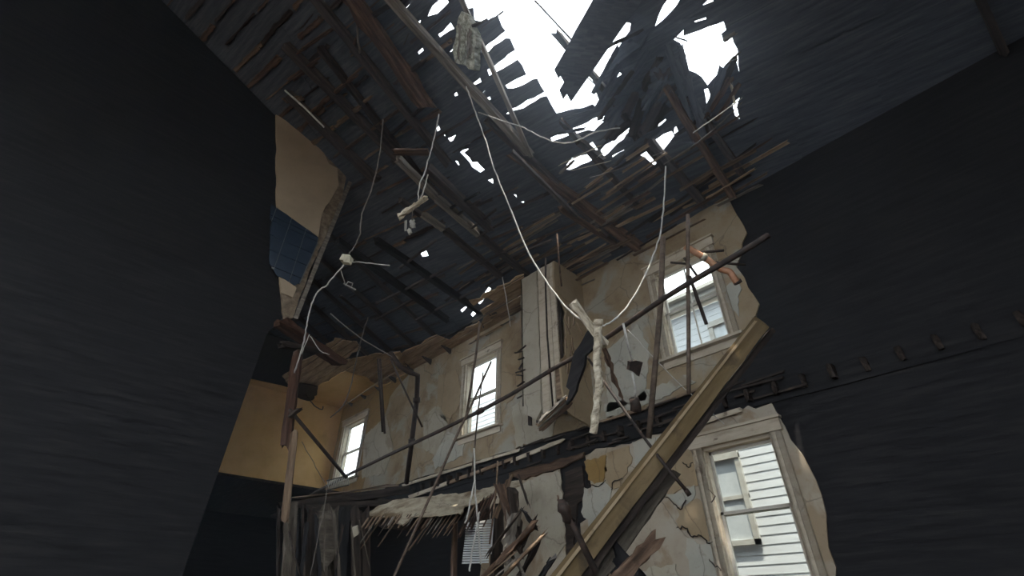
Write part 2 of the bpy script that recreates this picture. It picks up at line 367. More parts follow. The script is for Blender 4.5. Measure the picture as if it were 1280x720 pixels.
# torn-out floor band: the sill beam, joist ends and pockets
beam('wall_plate_beam', Vector((XL, 8.02, 4.55)), Vector((XR, 8.02, 4.55)), .1, .3, 'attic', wb, seg=24)
for i in range(38):
    x = -12.4+i*.42
    if x < 3: beam('joist_end', Vector((x, 8.02, 4.6)), Vector((x+R.uniform(-.02, .02), 7.93-R.random()*.12, 4.58)), .07, .2, 'dark', wb, seg=2, splinter=.03)
pplate('charred_ledge', [(636, 590), (700, 574), (730, 565), (728, 572), (690, 588), (655, 599), (636, 598)], W_(.1), .06, 'brown', wb, step=.15, amp=.02)
pplate('charred_post', [(706, 590), (728, 582), (731, 624), (720, 630), (718, 700), (708, 700)], W_(.05), .05, 'dark', wb, step=.2, amp=.015)
# baseboard boards left hanging over the band
for a, b, wd, mm in (((503, 607), (600, 577), 4, 'trim'), ((600, 577), (652, 562), 4, 'trim'), ((640, 576), (702, 551), 5, 'trim'), ((510, 622), (560, 604), 6, 'trim'), ((560, 604), (640, 574), 5, 'lath'),
                     ((752, 527), (822, 506), 3, 'lath'), ((822, 506), (884, 482), 3, 'lath'), ((872, 530), (926, 512), 5, 'trim'), ((860, 560), (926, 541), 3, 'trim')):
    A, B = onY(*a, 7.9), onY(*b, 7.9); beam('baseboard', A, B, .04, wd*9.5/F, mm, wb, up=Vector((0, 0, 1)), seg=5, splinter=.1)
for i in range(26):                                                 # lath stubs in the band
    a = Vector((R.uniform(-8.5, -2.6), 7.9, R.uniform(4.4, 4.9))); beam('lath_stub', a, a+Vector((R.uniform(.3, .9), R.uniform(-.06, .05), R.uniform(-.06, .06))), .03, .03, 'dark', wb, seg=3)

# ---- windows
def window(n, dims, label, mull=True):
    x0, x1, z0, z1 = dims
    e = empty('window_%d' % n, (x0, 8, z0), label, 'window', kind='structure')
    def b(nm, a, c, m, par=e): V, Fc = s_box(a, c); return link(nm, V, Fc, m, par)
    cw = .17
    for xa, xb in ((x0-cw, x0), (x1, x1+cw)):
        b('casing', (xa, 7.9, z0-.02), (xb, 7.965, z1+.02), 'trim'); b('casing_bead', (xa+.05, 7.885, z0), (xa+.09, 7.9, z1), 'trim')
    b('casing_head', (x0-cw-.03, 7.88, z1+.02), (x1+cw+.03, 7.965, z1+.2), 'trim'); b('head_moulding', (x0-cw-.06, 7.84, z1+.2), (x1+cw+.06, 7.965, z1+.24), 'trim')
    b('sill', (x0-cw-.08, 7.8, z0-.07), (x1+cw+.08, 8.06, z0-.02), 'trim'); b('apron', (x0-cw, 7.92, z0-.2), (x1+cw, 7.965, z0-.07), 'trim')
    for xa, xb in ((x0, x0+.03), (x1-.03, x1)): b('jamb', (xa, 7.965, z0), (xb, 8.2, z1), 'trim')
    b('head_jamb', (x0, 7.965, z1-.03), (x1, 8.2, z1), 'trim'); b('outer_sill', (x0, 8.0, z0-.02), (x1, 8.22, z0+.02), 'trim')
    zm = (z0+z1)/2; xa, xb = x0+.03, x1-.03
    for nm, za, zb, y in (('lower_sash', z0+.02, zm+.03, 8.05), ('upper_sash', zm-.03, z1-.03, 8.1)):
        t = .045
        sh = [s_box((xa, y, za), (xa+t, y+.04, zb)), s_box((xb-t, y, za), (xb, y+.04, zb)), s_box((xa, y, za), (xb, y+.04, za+t)), s_box((xa, y, zb-t), (xb, y+.04, zb))]
        V, Fc = join(*sh); s = link(nm, V, Fc, 'sash', e)
        if mull:
            xm = (xa+xb)/2; b('muntin', (xm-.012, y+.01, za+t), (xm+.012, y+.035, zb-t), 'sash', s)
        b('pane', (xa+t, y+.018, za+t), (xb-t, y+.022, zb-t), 'glass', s)
    return e
window(1, WIN[1], 'upper sash window facing clapboards, crossed by the two hanging poles')
window(2, WIN[2], 'ground floor sash window with wide cream casing below the floor band', mull=False)
window(3, WIN[3], 'upper sash window midway along the wall between bent drainpipe and closet', mull=False)
window(4, WIN[4], 'upper sash window in the yellow painted end room, farthest away', mull=False)

# ---- end wall, cross wall, partition, floor, other shell
wl = empty('wall_left', (XL, 4, 0), 'yellow painted end wall of the far room', 'wall', kind='structure')
xyz = lambda a, b: Vector((XL, a, b))
plate('end_wall_boarding', rect(YB, 8, 0, 16), [rect(-3.5, 1.3, 4.8, 8.4)], lambda a, b: Vector((XL-.05, a, b)), Vector((-.2, 0, 0)), 'attic', wl)  # unseen opening added to let light into the yellow room
plate('yellow_plaster', [(1.5, 4.4), (8, 4.4), (8, 8.6), (1.2, 8.6)], [], xyz, Vector((-.04, 0, 0)), 'yellow', wl, step=.3, amp=.02)
wp = empty('wall_partition', (-9.2, 0, 0), 'beige plastered upstairs bathroom partition with dark blue tiles and a broken raw end', 'wall', kind='structure')
XP = -9.2
plate('partition_boarding', [(YB, 0), (2.1, 0), (2.2, 6.2), (2.55, 7), (2.62, 10.9), (YB, 16.4)], [], lambda a, b: Vector((XP-.1, a, b)), Vector((-.1, 0, 0)), 'attic', wp)
pp = lambda off: (lambda px, py: onX(px, py, XP+off))
pplate('beige_plaster', [(345, 143), (357, 151), (404, 189), (411, 205), (421, 210), (424, 232), (402, 268), (398, 297), (357, 268), (346, 258)], pp(0), .05, 'cream_wall', wp, step=.2, amp=.012)
pplate('exposed_masonry', [(404, 190), (418, 198), (433, 222), (425, 262), (402, 305), (385, 345), (366, 398), (356, 398), (350, 350), (372, 350), (390, 300), (402, 268), (423, 232), (420, 211), (411, 206)], pp(-.02), .08, 'brick', wp, step=.15, amp=.012)
pplate('fallen_plaster_edge', [(350, 345), (362, 352), (371, 360), (366, 372), (352, 366)], pp(.02), .06, 'cream_wall', wp, step=.1, amp=.01)
pplate('corner_bead', [(436, 226), (440, 228), (403, 320), (372, 399), (367, 397), (398, 318)], pp(.03), .03, 'grey', wp)
pplate('tile_bed', [(340, 257), (357, 268), (398, 297), (397, 305), (375, 355), (357, 345), (340, 335)], pp(.02), .03, 'grout', wp)
# the tiles: rows below the beige paint
TK = [onX(a, b, XP+.03) for a, b in [(338, 255), (357, 268), (398, 297), (396, 304), (388, 322), (374, 354), (368, 357), (357, 350), (346, 344), (336, 330)]]
TK = ragged([(p.y, p.z) for p in TK], .2, .008)
ztop = onX(378, 283, XP+.03).z; z = ztop+.25; row = 0
while z > ztop-2.2:
    hgt = .36 if row != 1 else .12
    for c in range(6):
        y1 = 2.62-c*.36
        for V, Fc in overlap_plate(rect(y1-.345, y1, z-hgt+.015, z), TK, lambda a, b: Vector((XP+.022, a, b)), Vector((.02, 0, 0)), .003):
            link('tile', V, Fc, 'tile', wp)
    z -= hgt; row += 1
wr = empty('wall_right', (XR, 0, 0), 'charred board end wall beyond the picture', 'wall', kind='structure')
plate('charred_boarding', rect(YB, 8.2, 0, 16), [rect(-6, .5, 3.5, 9)], lambda a, b: Vector((XR, a, b)), Vector((.2, 0, 0)), 'attic', wr)  # out-of-view opening added to light the beige partition
fl = empty('floor', (-8, 0, 0), 'rubble strewn ground floor', 'floor', kind='structure')
plate('ground_slab', rect(XL, XR, YB, 8.2), [], lambda a, b: Vector((a, b, 0)), Vector((0, 0, -.2)), 'ground', fl)
# outdoor ground
ter = empty('terrain', (0, 0, -.3), 'yard around the house', 'ground', kind='structure')
plate('yard', rect(-60, 60, -60, 60), [], lambda a, b: Vector((a, b, -.25)), Vector((0, 0, -.1)), 'ground', ter)

# ---- closet (boxed chimney breast) that juts from the wall
cl = empty('closet_box', (-6.4, 7.4, 4.75), 'boxed-in plastered closet jutting from the wall, lower corner broken open', 'closet')
X0, X1, Y0 = -6.98, -5.87, 6.93
plate('front_plaster', [(X0, 5.15), (-6.6, 4.92), (-6.45, 5.1), (-6.42, 8.6), (X0, 8.62)], [], lambda a, b: Vector((a, Y0, b)), Vector((0, .06, 0)), 'plaster_w', cl, step=.18, amp=.012)
link('front_backing', *s_box((-6.42, Y0+.06, 5.2), (-5.9, Y0+.08, 8.6)), 'lath', cl)
for i, (xa, xb, za) in enumerate(((-6.40, -6.2, 5.0), (-6.19, -6.05, 5.02), (-6.04, -5.9, 5.9))):
    link('front_board', *s_box((xa, Y0+.01*i, za), (xb, Y0+.05, 8.6)), 'trim', cl)
plate('side_plaster', [(Y0+.02, 5.0), (7.4, 4.85), (8, 4.76), (8, 8.6), (Y0, 8.6), (Y0, 7.75), (Y0+.3, 7.3), (Y0+.22, 6.2), (Y0+.02, 6.0)], [], lambda a, b: Vector((X1, a, b)), Vector((-.05, 0, 0)), 'plaster_t', cl, step=.2, amp=.02)
link('side_plaster_return', *s_box((X0, Y0, 5.3), (X0+.04, 8, 8.6)), 'dark', cl)
for i in range(5): beam('stud', Vector((X0+.1+i*.24, 7.05, 4.9)), Vector((X0+.1+i*.24, 7.05, 8.6)), .05, .08, 'dark', cl, seg=3)
for i in range(14):                                                 # splintered lath around the breach
    a = P(712+R.uniform(-6, 10), 408+R.uniform(-12, 60), 9.25); beam('lath', a, a+Vector((R.uniform(-.1, .12), R.uniform(-.1, .1), R.uniform(-.35, -.1))), .03, .02, 'lath', cl, seg=2)
for i in range(9):
    a = P(655+R.uniform(-3, 3), 432+i*7.5, 10.4); beam('broken_lath', a, P(645+R.uniform(-3, 4), 436+i*7.5+R.uniform(-5, 4), 10.5), .035, .02, 'dark', cl, seg=2)

# ================================================================== ROOF
SKY = [
 [(575,-12),(577,12),(590,10),(592,25),(605,28),(622,19),(627,33),(632,40),(612,54),(601,63),(604,68),(632,46),(636,49),(643,63),(622,78),(608,88),(611,96),(640,79),(646,75),(652,82),(657,93),(632,107),(634,112),(672,98),(681,116),(640,136),(642,140),(683,120),(688,130),(695,143),(720,136),(740,131),(746,136),(750,128),(744,115),(752,98),(762,82),(772,60),(788,38),(788,30),(768,18),(762,-12)],
 [(688,172),(712,163),(754,143),(758,148),(742,165),(735,163),(690,177)],
 [(820,33),(822,18),(838,-5),(852,-5),(838,15),(828,27)],
 [(842,50),(853,38),(854,46),(905,27),(908,38),(901,43),(904,50),(915,45),(921,62),(926,90),(918,70),(907,82),(884,107),(878,94),(862,88),(857,75),(852,62),(850,55)],
 [(880,112),(886,110),(890,125),(884,130)], [(916,130),(924,122),(924,150),(918,145)], [(878,7),(889,-4),(892,2)], [(868,27),(883,22),(883,24),(869,28)],
 [(705,212),(715,198),(740,190),(745,198),(735,204),(712,213)], [(735,181),(740,178),(747,187),(743,190)], [(750,188),(788,156),(789,164),(755,196)],
 [(815,177),(840,164),(842,170),(828,190),(824,186)], [(797,193),(802,187),(812,184),(822,203),(818,207),(806,198)], [(843,160),(846,158),(848,165),(844,168)],
 [(793,152),(804,154),(800,158),(796,157)], [(824,134),(830,132),(829,138),(822,145)],
 [(808,168),(832,149),(833,151),(810,170)], [(765,195),(799,176),(799,178),(766,197)], [(766,107),(774,92),(777,93),(768,110)], [(754,45),(762,37),(763,39),(755,49)],
 [(532,21),(540,8),(550,-4),(556,-5),(560,3),(546,17),(534,22)], [(547,44),(562,29),(567,36),(549,47)], [(535,52),(540,48),(542,53),(537,56)], [(521,65),(528,60),(529,64),(523,68)], [(519,28),(525,25),(524,32),(520,34)],
 [(505,11),(513,3),(514,5),(506,12)], [(588,105),(600,98),(601,103),(590,108)], [(603,127),(612,121),(613,125),(604,129)], [(632,142),(642,135),(641,142)], [(561,65),(567,60),(567,63),(562,66)],
 [(567,118),(572,116),(572,120),(568,121)], [(597,120),(606,113),(606,115),(598,121)],
 [(544,160),(548,158),(550,163),(546,165)], [(552,168),(555,167),(557,171)], [(559,173),(570,169),(566,176),(563,177)], [(574,190),(585,186),(584,189),(580,191),(590,204),(596,203),(606,213),(600,216),(590,209)], [(568,201),(571,202),(574,207),(571,207)], [(609,226),(615,224),(616,231)],
 [(641,244),(645,244),(646,248)], [(650,253),(654,252),(654,255)], [(524,316),(533,314),(535,320),(527,322)], [(496,413),(499,412),(499,418),(496,418)], [(874,252),(877,251),(876,254)], [(899,265),(901,265),(900,267)],
 [(575,388),(590,378),(590,380),(577,391)], [(588,394),(599,384),(600,388),(590,397)],
]
BD = Vector((-math.cos(math.radians(10)), -math.sin(math.radians(10)), 0))      # run of the boards
BD = Vector((BD.x, BD.y, -SL*BD.y)).normalized()
RN = Vector((0, SL, 1)).normalized()                                # the slope's upward normal
BR = RN.cross(BD).normalized()                                      # across the boards
RO = Vector((-6, 8, EAVE))
def r2(p): d = p-RO; return (d.dot(BD), d.dot(BR))
def r3(a, b): return RO+BD*a+BR*b
SKY2 = [[r2(onR(x, y)) for x, y in poly] for poly in SKY]
SKY2 = [ragged(p, .12, .012) for p in SKY2]
for xa, xb, ya, yb in ((-60, 60, 8.25, 40), (-60, 60, -50, -7.2), (-60, XL-.2, -40, 40), (XR+.2, 60, -40, 40)):   # the roof ends at the eaves and gables
    SKY2.append([r2(Vector((x, y, roofz(y)))) for x, y in rect(xa, xb, ya, yb)])
SUNSLIT = []
for px, py in ((599, 536), (606, 547), (611, 560), (615, 568)):
    q = onY(px, py, YW); tt = (EAVE+SL*(8-q.y)-q.z)/(-SUN_TRAVEL.z-SL*SUN_TRAVEL.y); SUNSLIT.append(r2(q-SUN_TRAVEL*tt))
SKY2.append([(a-.02, b-.035) for a, b in SUNSLIT]+[(a+.02, b+.035) for a, b in SUNSLIT[::-1]])
roof = empty('roof', (-6, 0, EAVE), 'burnt and collapsing board roof with ragged openings to the sky', 'roof', kind='structure')
big = []
def corner(x, y): return r2(Vector((x, y, roofz(y))))
cs = [corner(XL, 8.3), corner(XR, 8.3), corner(XL, -7), corner(XR, -7)]
rmin, rmax = min(c[1] for c in cs), max(c[1] for c in cs); smin, smax = min(c[0] for c in cs), max(c[0] for c in cs)
outl = [corner(XL-.2, 8.4), corner(XR+.2, 8.4), corner(XR+.2, -7), corner(XL-.2, -7)]
PW = .46
r = rmin
while r < rmax:
    s = smin-R.uniform(0, 4)
    while s < smax:
        L = R.uniform(4.5, 7.5)
        mid = r3(s+L/2, r+PW/2); a0, a1 = s, s+L
        ok = XL-5 < mid.x < XR+4 and -8.5 < mid.y < 9.5
        if ok:
            j = R.uniform(-.012, .012); z = R.uniform(0, .03)
            pol = [(a0, r+j-.014), (a0+L/3, r-.014+R.uniform(-.01, .01)), (a1, r-j-.014), (a1, r+PW+.014), (a0+L/2, r+PW+.014+R.uniform(-.01, .01)), (a0, r+PW+.014)]
            if r3(a0, r).x > XL and r3(a1, r).x < XR+1:
                pass
            plate('roof_board', pol, SKY2, lambda a, b, z=z: r3(a, b)+RN*z, RN*.028, 'roof', roof, axis=BD, islands=True, amin=.004)
        s += L-.06
    r += PW
nb = 0
r = rmin
while r < rmax:
    s = smin
    while s < smax:
        L = R.uniform(.5, 1.8); p = r3(s+L/2, r); pz = r3(s+L, r)
        if XL < p.x < -3.5 and -3.5 < p.y < 7.8 and R.random() < .6 and nb < 260 and not any(inside((s+q*L, r+e), h) for h in SKY2 for q in (0, .25, .5, .75, 1) for e in (0, .08, -.08)):
            o1, o2 = R.uniform(-.03, .03), R.uniform(-.03, .03); nb += 1
            beam('ragged_seam_strip', r3(s, r+o1)-RN*.03, r3(s+L, r+o2)-RN*.03, R.uniform(.03, .12), .03, R.choice(['brown', 'lath', 'dark', 'rafter', 'brown']), roof, up=RN, seg=7, jit=.12, nick=.5, splinter=.06)
        s += L*R.uniform(.9, 1.3)
    r += PW
# rafters, cut where the photograph shows them gone
def rafter(x, y0, y1, w=.07, h=.15, m='rafter', nm='rafter'):
    a, b = Vector((x, y0, roofz(y0)-.1)), Vector((x, y1, roofz(y1)-.1)); return beam(nm, a, b, w, h, m, roof, seg=8, jit=.03)
def praf(a, b, wpx, m='rafter', drop=.14, hr=1.2, nm='rafter', **kw):
    A, B = onR(*a, drop), onR(*b, drop); k = ((A-CAM).length+(B-CAM).length)/2*.93
    return beam(nm, A, B, wpx*k/F, wpx*k/F*hr, m, roof, seg=8, jit=.05, **kw)
for x in [-17.5+1.05*i for i in range(7)]: rafter(x, 8, -6.5)
for x in (2.2, 3.3): rafter(x, 8, -6.5)
praf((478, -12), (662, 192), 9, 'grey', .3); praf((572, -12), (664, 196), 5, 'grey', .5)
praf((428, -20), (533, 132), 22, 'brown', .2, .5, nick=.3); praf((380, -20), (560, 205), 8); praf((400, 60), (540, 240), 7, 'dark')
praf((640, 190), (800, 310), 10, 'brown'); praf((610, 150), (760, 292), 8); praf((700, 150), (800, 260), 6, 'dark')
praf((722, 175), (752, 200), 8, 'dark'); praf((694, 40), (730, 84), 7, 'dark', .1); praf((668, 0), (724, 60), 1.6, 'rafter', .1); praf((736, 88), (760, 118), 7, 'dark')
praf((790, 150), (880, 255), 9, 'rafter'); praf((832, 108), (916, 245), 8, 'brown', .3); praf((770, 130), (830, 210), 7, 'dark')
praf((360, 60), (560, 260), 9); praf((360, 118), (470, 225), 9); praf((860, 120), (930, 220), 8)
praf((705, 70), (760, 120), 1.2, 'rafter', .05); praf((925, 65), (906, 83), 1.6, 'dark', .05)
# ragged battens and shreds of old ceiling along the boards, upper left
for a, b, wd, m in (((368, 68), (420, 32), 6, 'brown'), ((356, 105), (405, 70), 8, 'brown'), ((390, 140), (455, 85), 8, 'brown'), ((416, 160), (470, 118), 7, 'lath'), ((418, 198), (498, 138), 7, 'brown'),
                    ((372, 40), (395, 12), 4, 'dark'), ((440, 66), (446, 50), 6, 'brown'), ((450, 30), (500, 0), 9, 'dark'), ((500, 100), (540, 70), 7, 'dark'), ((478, 178), (545, 120), 6, 'dark'),
                    ((490, 46), (512, 30), 5, 'rafter'), ((356, 125), (378, 122), 8, 'lath'), ((505, 56), (512, 40), 4, 'rafter')):
    for q in range(4 if wd > 5 else 1):
        o = R.uniform(-.35, .35)*wd; t0, t1 = R.uniform(0, .3), R.uniform(.6, 1)
        A = (a[0]+(b[0]-a[0])*t0+o*.6, a[1]+(b[1]-a[1])*t0+o*.7); B = (a[0]+(b[0]-a[0])*t1+o*.6, a[1]+(b[1]-a[1])*t1+o*.7)
        praf(A, B, wd*R.uniform(.3, .6), m, .12+q*.03, .4, nm='broken_batten', nick=.5, splinter=.12)
# broken, drooping boards in the middle of the wreck
for i in range(46):
    t = R.random(); px, py = 752+R.uniform(0, 80)+t*20, 50+R.uniform(0, 140)
    L = R.uniform(20, 55); an = math.radians(R.gauss(-52, 10)); dx, dy = math.cos(an)*L, math.sin(an)*L
    if py-45 < 20 and px < 800: continue
    cx, cy = px, py
    if any(inside((cx+dx*q, cy+dy*q), h) for h in SKY[:16] for q in (-.5, -.35, -.2, 0, .2, .35, .5)): continue
    d1, d2 = R.uniform(.05, .35), R.uniform(.05, .45)
    A, B = onR(cx-dx/2, cy-dy/2, d1), onR(cx+dx/2, cy+dy/2, d2)
    beam('splintered_board', A, B, R.uniform(.06, .2), .025, R.choice(['roof', 'roof', 'dark', 'rafter']), roof, up=RN, roll=R.uniform(-.5, .5), seg=5, splinter=.12, nick=.4)
for (a, b, wd, m) in (((822, 90), (868, 175), 8, 'rafter'), ((835, 60), (862, 150), 7, 'roof'), ((845, 75), (880, 150), 6, 'roof'), ((858, 95), (884, 190), 9, 'roof'), ((905, 85), (885, 140), 12, 'roof'), ((918, 75), (900, 120), 7, 'dark'),
                      ((912, 100), (884, 145), 8, 'brown'), ((922, 108), (896, 150), 6, 'brown'), ((914, 106), (918, 128), 3, 'pale'), ((850, 55), (858, 90), 7, 'roof'), ((905, 50), (918, 42), 6, 'grey'), ((855, 50), (846, 47), 2, 'dark'),
                      ((756, 60), (800, 40), 5, 'dark'), ((742, 115), (772, 60), 6, 'roof'), ((744, 138), (766, 95), 6, 'roof'), ((748, 150), (790, 90), 7, 'dark'), ((706, 148), (752, 136), 7, 'roof'), ((690, 168), (735, 160), 5, 'roof'), ((700, 206), (750, 182), 2, 'pale'), ((716, 213), (760, 202), 1.5, 'pale'), ((702, 215), (716, 202), 5, 'grey'), ((748, 196), (789, 160), 1.6, 'pale'), ((628, 15), (600, 36), 2, 'rafter')):
    praf(a, b, wd, m, .3, .25, nm='splintered_board', nick=.4, splinter=.08)
# lower slope of broken lath above the side wall
for i in range(120):
    x = R.uniform(-9.2, -1.4); y = R.uniform(6.1, 7.95); z = roofz(y)-R.uniform(.05, .45)
    if -10.2 < x < -7.2 and 6.85 < y < 7.3: continue
    L = R.uniform(.4, 1.9); d = Vector((-1, R.gauss(-.05, .06), R.gauss(-.02, .05))).normalized()
    m = R.choice(['lath', 'dark', 'grey', 'brown', 'lath', 'ceil']); beam('ceiling_lath', Vector((x, y, z))-d*L/2, Vector((x, y, z))+d*L/2, R.uniform(.04, .1), .015, m, roof, seg=4, splinter=.04, nick=.2)

# unseen rear roof, added to cut the light coming from behind
plate('rear_light_block', [(XL, YB-.2), (-3.5, YB-.2), (-3.5, -8), (1, -8), (1, YB-.2), (XR, YB-.2), (XR, -6.9), (XL, -6.9)], [], lambda a, b: Vector((a, b, roofz(-6.95))), Vector((0, 0, .05)), 'attic', roof)
wf = empty('front_light_block', (-8, YB, 0), 'unseen charred board wall added behind the viewer to cut the light, middle left open', 'wall', kind='structure')
plate('light_block_boarding', [(XL, 0), (-7, 0), (-7, 8), (2, 8), (2, 0), (XR, 0), (XR, 16), (XL, 16)], [rect(-16.5, -11, 4.8, 8.4)], lambda a, b: Vector((a, YB, b)), Vector((0, -.2, 0)), 'attic', wf)  # added to block light from behind; its gaps are shaped to admit some

# ---- ceiling that survives along the wall and over the end room
ce = empty('ceiling', (-12, 6, 8.6), 'surviving strips of board ceiling, yellow plastered over the far room', 'ceiling', kind='structure')
def c2(p): return (p.x, p.y)
CK = [[(587, 377), (655, 344), (664, 412), (612, 440), (602, 404), (608, 396)],
      [(495, 447), (546, 420), (562, 426), (600, 402), (613, 440), (540, 476), (498, 492), (512, 460)],
      [(366, 492), (352, 470), (374, 452), (396, 444), (418, 424), (444, 428), (452, 436), (424, 452), (470, 443), (500, 440), (512, 470), (500, 494), (440, 500), (380, 500)]]
CK2 = [ragged([c2(onZ(x, y, 8.6)) for x, y in k], .25, .04) for k in CK]
y = 7.98; n = 0
while y > 2.2:
    x = XL-R.uniform(0, 2)
    while x < -6.5:
        L = R.uniform(2.2, 3.6); rc = rect(x, x+L-.02, y-.255, y-.008)
        for k in CK2:
            z = 8.6+R.uniform(0, .025)
            parts = [rc] if not (y-.28 < 7.09 < y and x < -8.2 and x+L > -9.1) else [rect(x, x+L-.01, 7.17, y-.008), rect(x, x+L-.01, y-.27, 6.99)] if y > 7.18 and y-.27 < 6.98 else [rect(x, min(x+L, -9.1), y-.27, y-.008), rect(-8.2, max(x+L, -8.19), y-.27, y-.008)]
            for rp in parts:
              for V, Fc in overlap_plate(rp, k, lambda a, b: Vector((a, b, z)), Vector((0, 0, .03)), .02):
                  link('ceiling_board', [v-V[0] for v in V], Fc, 'ceil', ce, Matrix.Translation(V[0]))
        x += L
    y -= .28
# yellow plaster under the far part
yp = [c2(onZ(a, b, 8.57)) for a, b in [(352, 482), (372, 490), (386, 494), (396, 482), (415, 474), (432, 464), (446, 470), (458, 472), (472, 482), (486, 480), (494, 476)]]
yp = [(XL, 2.0)]+yp+[(-13.7, 7.95), (XL, 7.95)]
plate('yellow_ceiling_plaster', yp, [], lambda a, b: Vector((a, b, 8.56)), Vector((0, 0, .03)), 'yellow', ce, step=.3, amp=.03)
plate('black_gap_board', rect(XL, -14.5, 1, 8), [], lambda a, b: Vector((a, b, 8.75)), Vector((0, 0, .03)), 'attic', ce)
# yellow/ochre tint of the end room on the side wall
plate('yellow_wall_plaster', [(XL, 4.9), (-15.6, 4.9), (-15.3, 6.2), (-14.9, 7.2), (-14.6, 8.0), (-13.5, 8.6), (XL, 8.6)], [holes[3]], wallp(.055), Vector((0, .014, 0)), 'plaster_g', wb, step=.25, amp=.03)
# attic joists that still hang across
def joist(a, b, wpx, m, z=8.75, **kw):
    A, B = onZ(*a, z), onZ(*b, z); k = ((A-CAM).length+(B-CAM).length)/2*.95
    return beam('attic_joist', A, B, wpx*k/F, wpx*k/F*1.1, m, ce, seg=8, jit=.03, **kw)
joist((497, 198), (545, 247), 8, 'grey'); joist((545, 247), (598, 292), 8, 'grey'); joist((598, 292), (660, 345), 7, 'rafter')
joist((535, 212), (612, 284), 11, 'rafter'); joist((529, 268), (556, 287), 7, 'grey'); joist((556, 287), (625, 345), 7, 'rafter'); joist((500, 250), (528, 270), 6, 'rafter')
joist((640, 190), (720, 270), 5, 'rafter')
joist((470, 300), (600, 390), 7, 'attic'); joist((420, 300), (560, 400), 7, 'attic'); joist((700, 260), (770, 305), 6, 'brown')
for a, b in (((596, 297), (640, 270)), ((590, 285), (620, 262)), ((600, 330), (660, 300)), ((600, 360), (520, 400)), ((545, 300), (500, 335)), ((570, 330), (470, 380)), ((600, 250), (570, 270)), ((640, 320), (690, 300)), ((560, 420), (620, 385)), ((470, 400), (520, 372)), ((425, 370), (455, 395)), ((615, 285), (640, 275)), ((560, 262), (600, 240))):
    joist(a, b, 2.5, R.choice(['rafter', 'dark', 'attic']), 8.7)

# ================================================================== HOUSE NEXT DOOR
nh = empty('neighbour_house', (-8, 11.8, 0), 'white clapboard house next door seen through the windows', 'house')
for i in range(49):
    z = i*.18; V = [(-24, 11.79, z), (3, 11.79, z), (3, 11.9, z), (-24, 11.9, z), (-24, 11.8, z+.185), (3, 11.8, z+.185), (3, 11.9, z+.185), (-24, 11.9, z+.185)]
    link('clapboard', V, s_box((0, 0, 0), (1, 1, 1))[1], 'siding', nh)
for z0, z1, y in ((8.95, 9.1, 11.45), (9.1, 9.2, 11.3)): link('eave_board', *s_box((-7.5, y, z0), (3, 12, z1)), 'sash', nh)
for x0, z0 in ((-4.6, 6.3), (-5.9, 2.9), (-12.6, 6.4)):
    nw = link('neighbour_window', *join(s_box((x0, 11.72, z0), (x0+.12, 11.8, z0+1.9)), s_box((x0+1.1, 11.72, z0), (x0+1.22, 11.8, z0+1.9)), s_box((x0, 11.72, z0), (x0+1.22, 11.8, z0+.1)), s_box((x0, 11.7, z0+1.8), (x0+1.22, 11.8, z0+1.95)), s_box((x0, 11.74, z0+.92), (x0+1.22, 11.8, z0+1))), 'sash', nh)
    link('window_blind', *s_box((x0+.1, 11.77, z0+.08), (x0+1.12, 11.795, z0+1.82)), 'louvre', nw)

# ================================================================== LOOSE AND HANGING THINGS
# big fallen beam, lower right
bA, bB = P(668, 770, 4.7), P(952, 402, 6.6)
fb = empty('fallen_beam', bA, 'long tan painted beam fallen diagonally across the lower wall', 'beam')
upv = (ray(800, 560)*-1).normalized()
beam('painted_face', bA, bB, .222, .07, 'tanbeam', fb, up=upv, seg=14, jit=.012, splinter=.05)
beam('edge_strip', bA+Vector((.02, 0, 0))+RIGHT*-.09+upv*.04, bB+RIGHT*-.09+upv*.04, .03, .02, 'plaster_t', fb, up=upv, seg=12, jit=.03)
off = (P(815, 575, 5.6)-P(800, 562, 5.6))
beam('blackened_edge', P(692, 770, 4.75), P(964, 414, 6.65), .075, .12, 'dark', fb, up=upv, seg=18, jit=.08, splinter=.05)
tag(pbeam('charred_joist', (716, 762, 4.9), (839, 592, 5.75), 19, 'joist', .5, up=upv, jit=.05, seg=12, nick=.1), 'charred rough joist lying along the underside of the tan painted beam', 'beam')
tag(pbeam('rotten_plank', (756, 742, 4.4), (822, 672, 4.9), 19, 'brown', .5, up=upv, jit=.1, seg=8, nick=.3, splinter=.09), 'short rotten plank with splintered tip below the charred joist', 'plank')
tag(pbeam('broken_stud', (762, 690, 5.2), (800, 735, 5.0), 30, 'attic', .3, up=upv), 'black broken board in the gap between charred joist and rotten plank', 'board')
kr = empty('knotted_rod', P(738, 697, 4.7), 'dark iron rod with twisted clamp at its upper end, leaning on the tan beam', 'rod')
ptube('shaft', [(745, 715, 4.6), (722, 668, 4.7), (707, 640, 4.75)], 4.2, 'rust', kr)
ptube('clamp', [(711, 650, 4.75), (706, 636, 4.7), (703, 630, 4.75)], 7, 'rust', kr, jit=.25, sub=3)
ptube('twisted_tip', [(706, 638, 4.75), (700, 628, 4.75), (697, 619, 4.78)], 3, 'brown', kr, jit=.3, sub=3, r2=.008)
dr = empty('bolt_rod', P(862, 618, 5.3), 'dark rod slanting down across the tan beam to a blunt tip', 'rod')
ptube('shaft', [(728, 437, 7.4), (757, 480, 7.0), (800, 540, 6.3), (830, 580, 5.3), (861, 617, 5.2)], 1.9, 'rust', dr)
ptube('tip', [(857, 612, 5.22), (862, 619, 5.2)], 3.2, 'rust', dr)

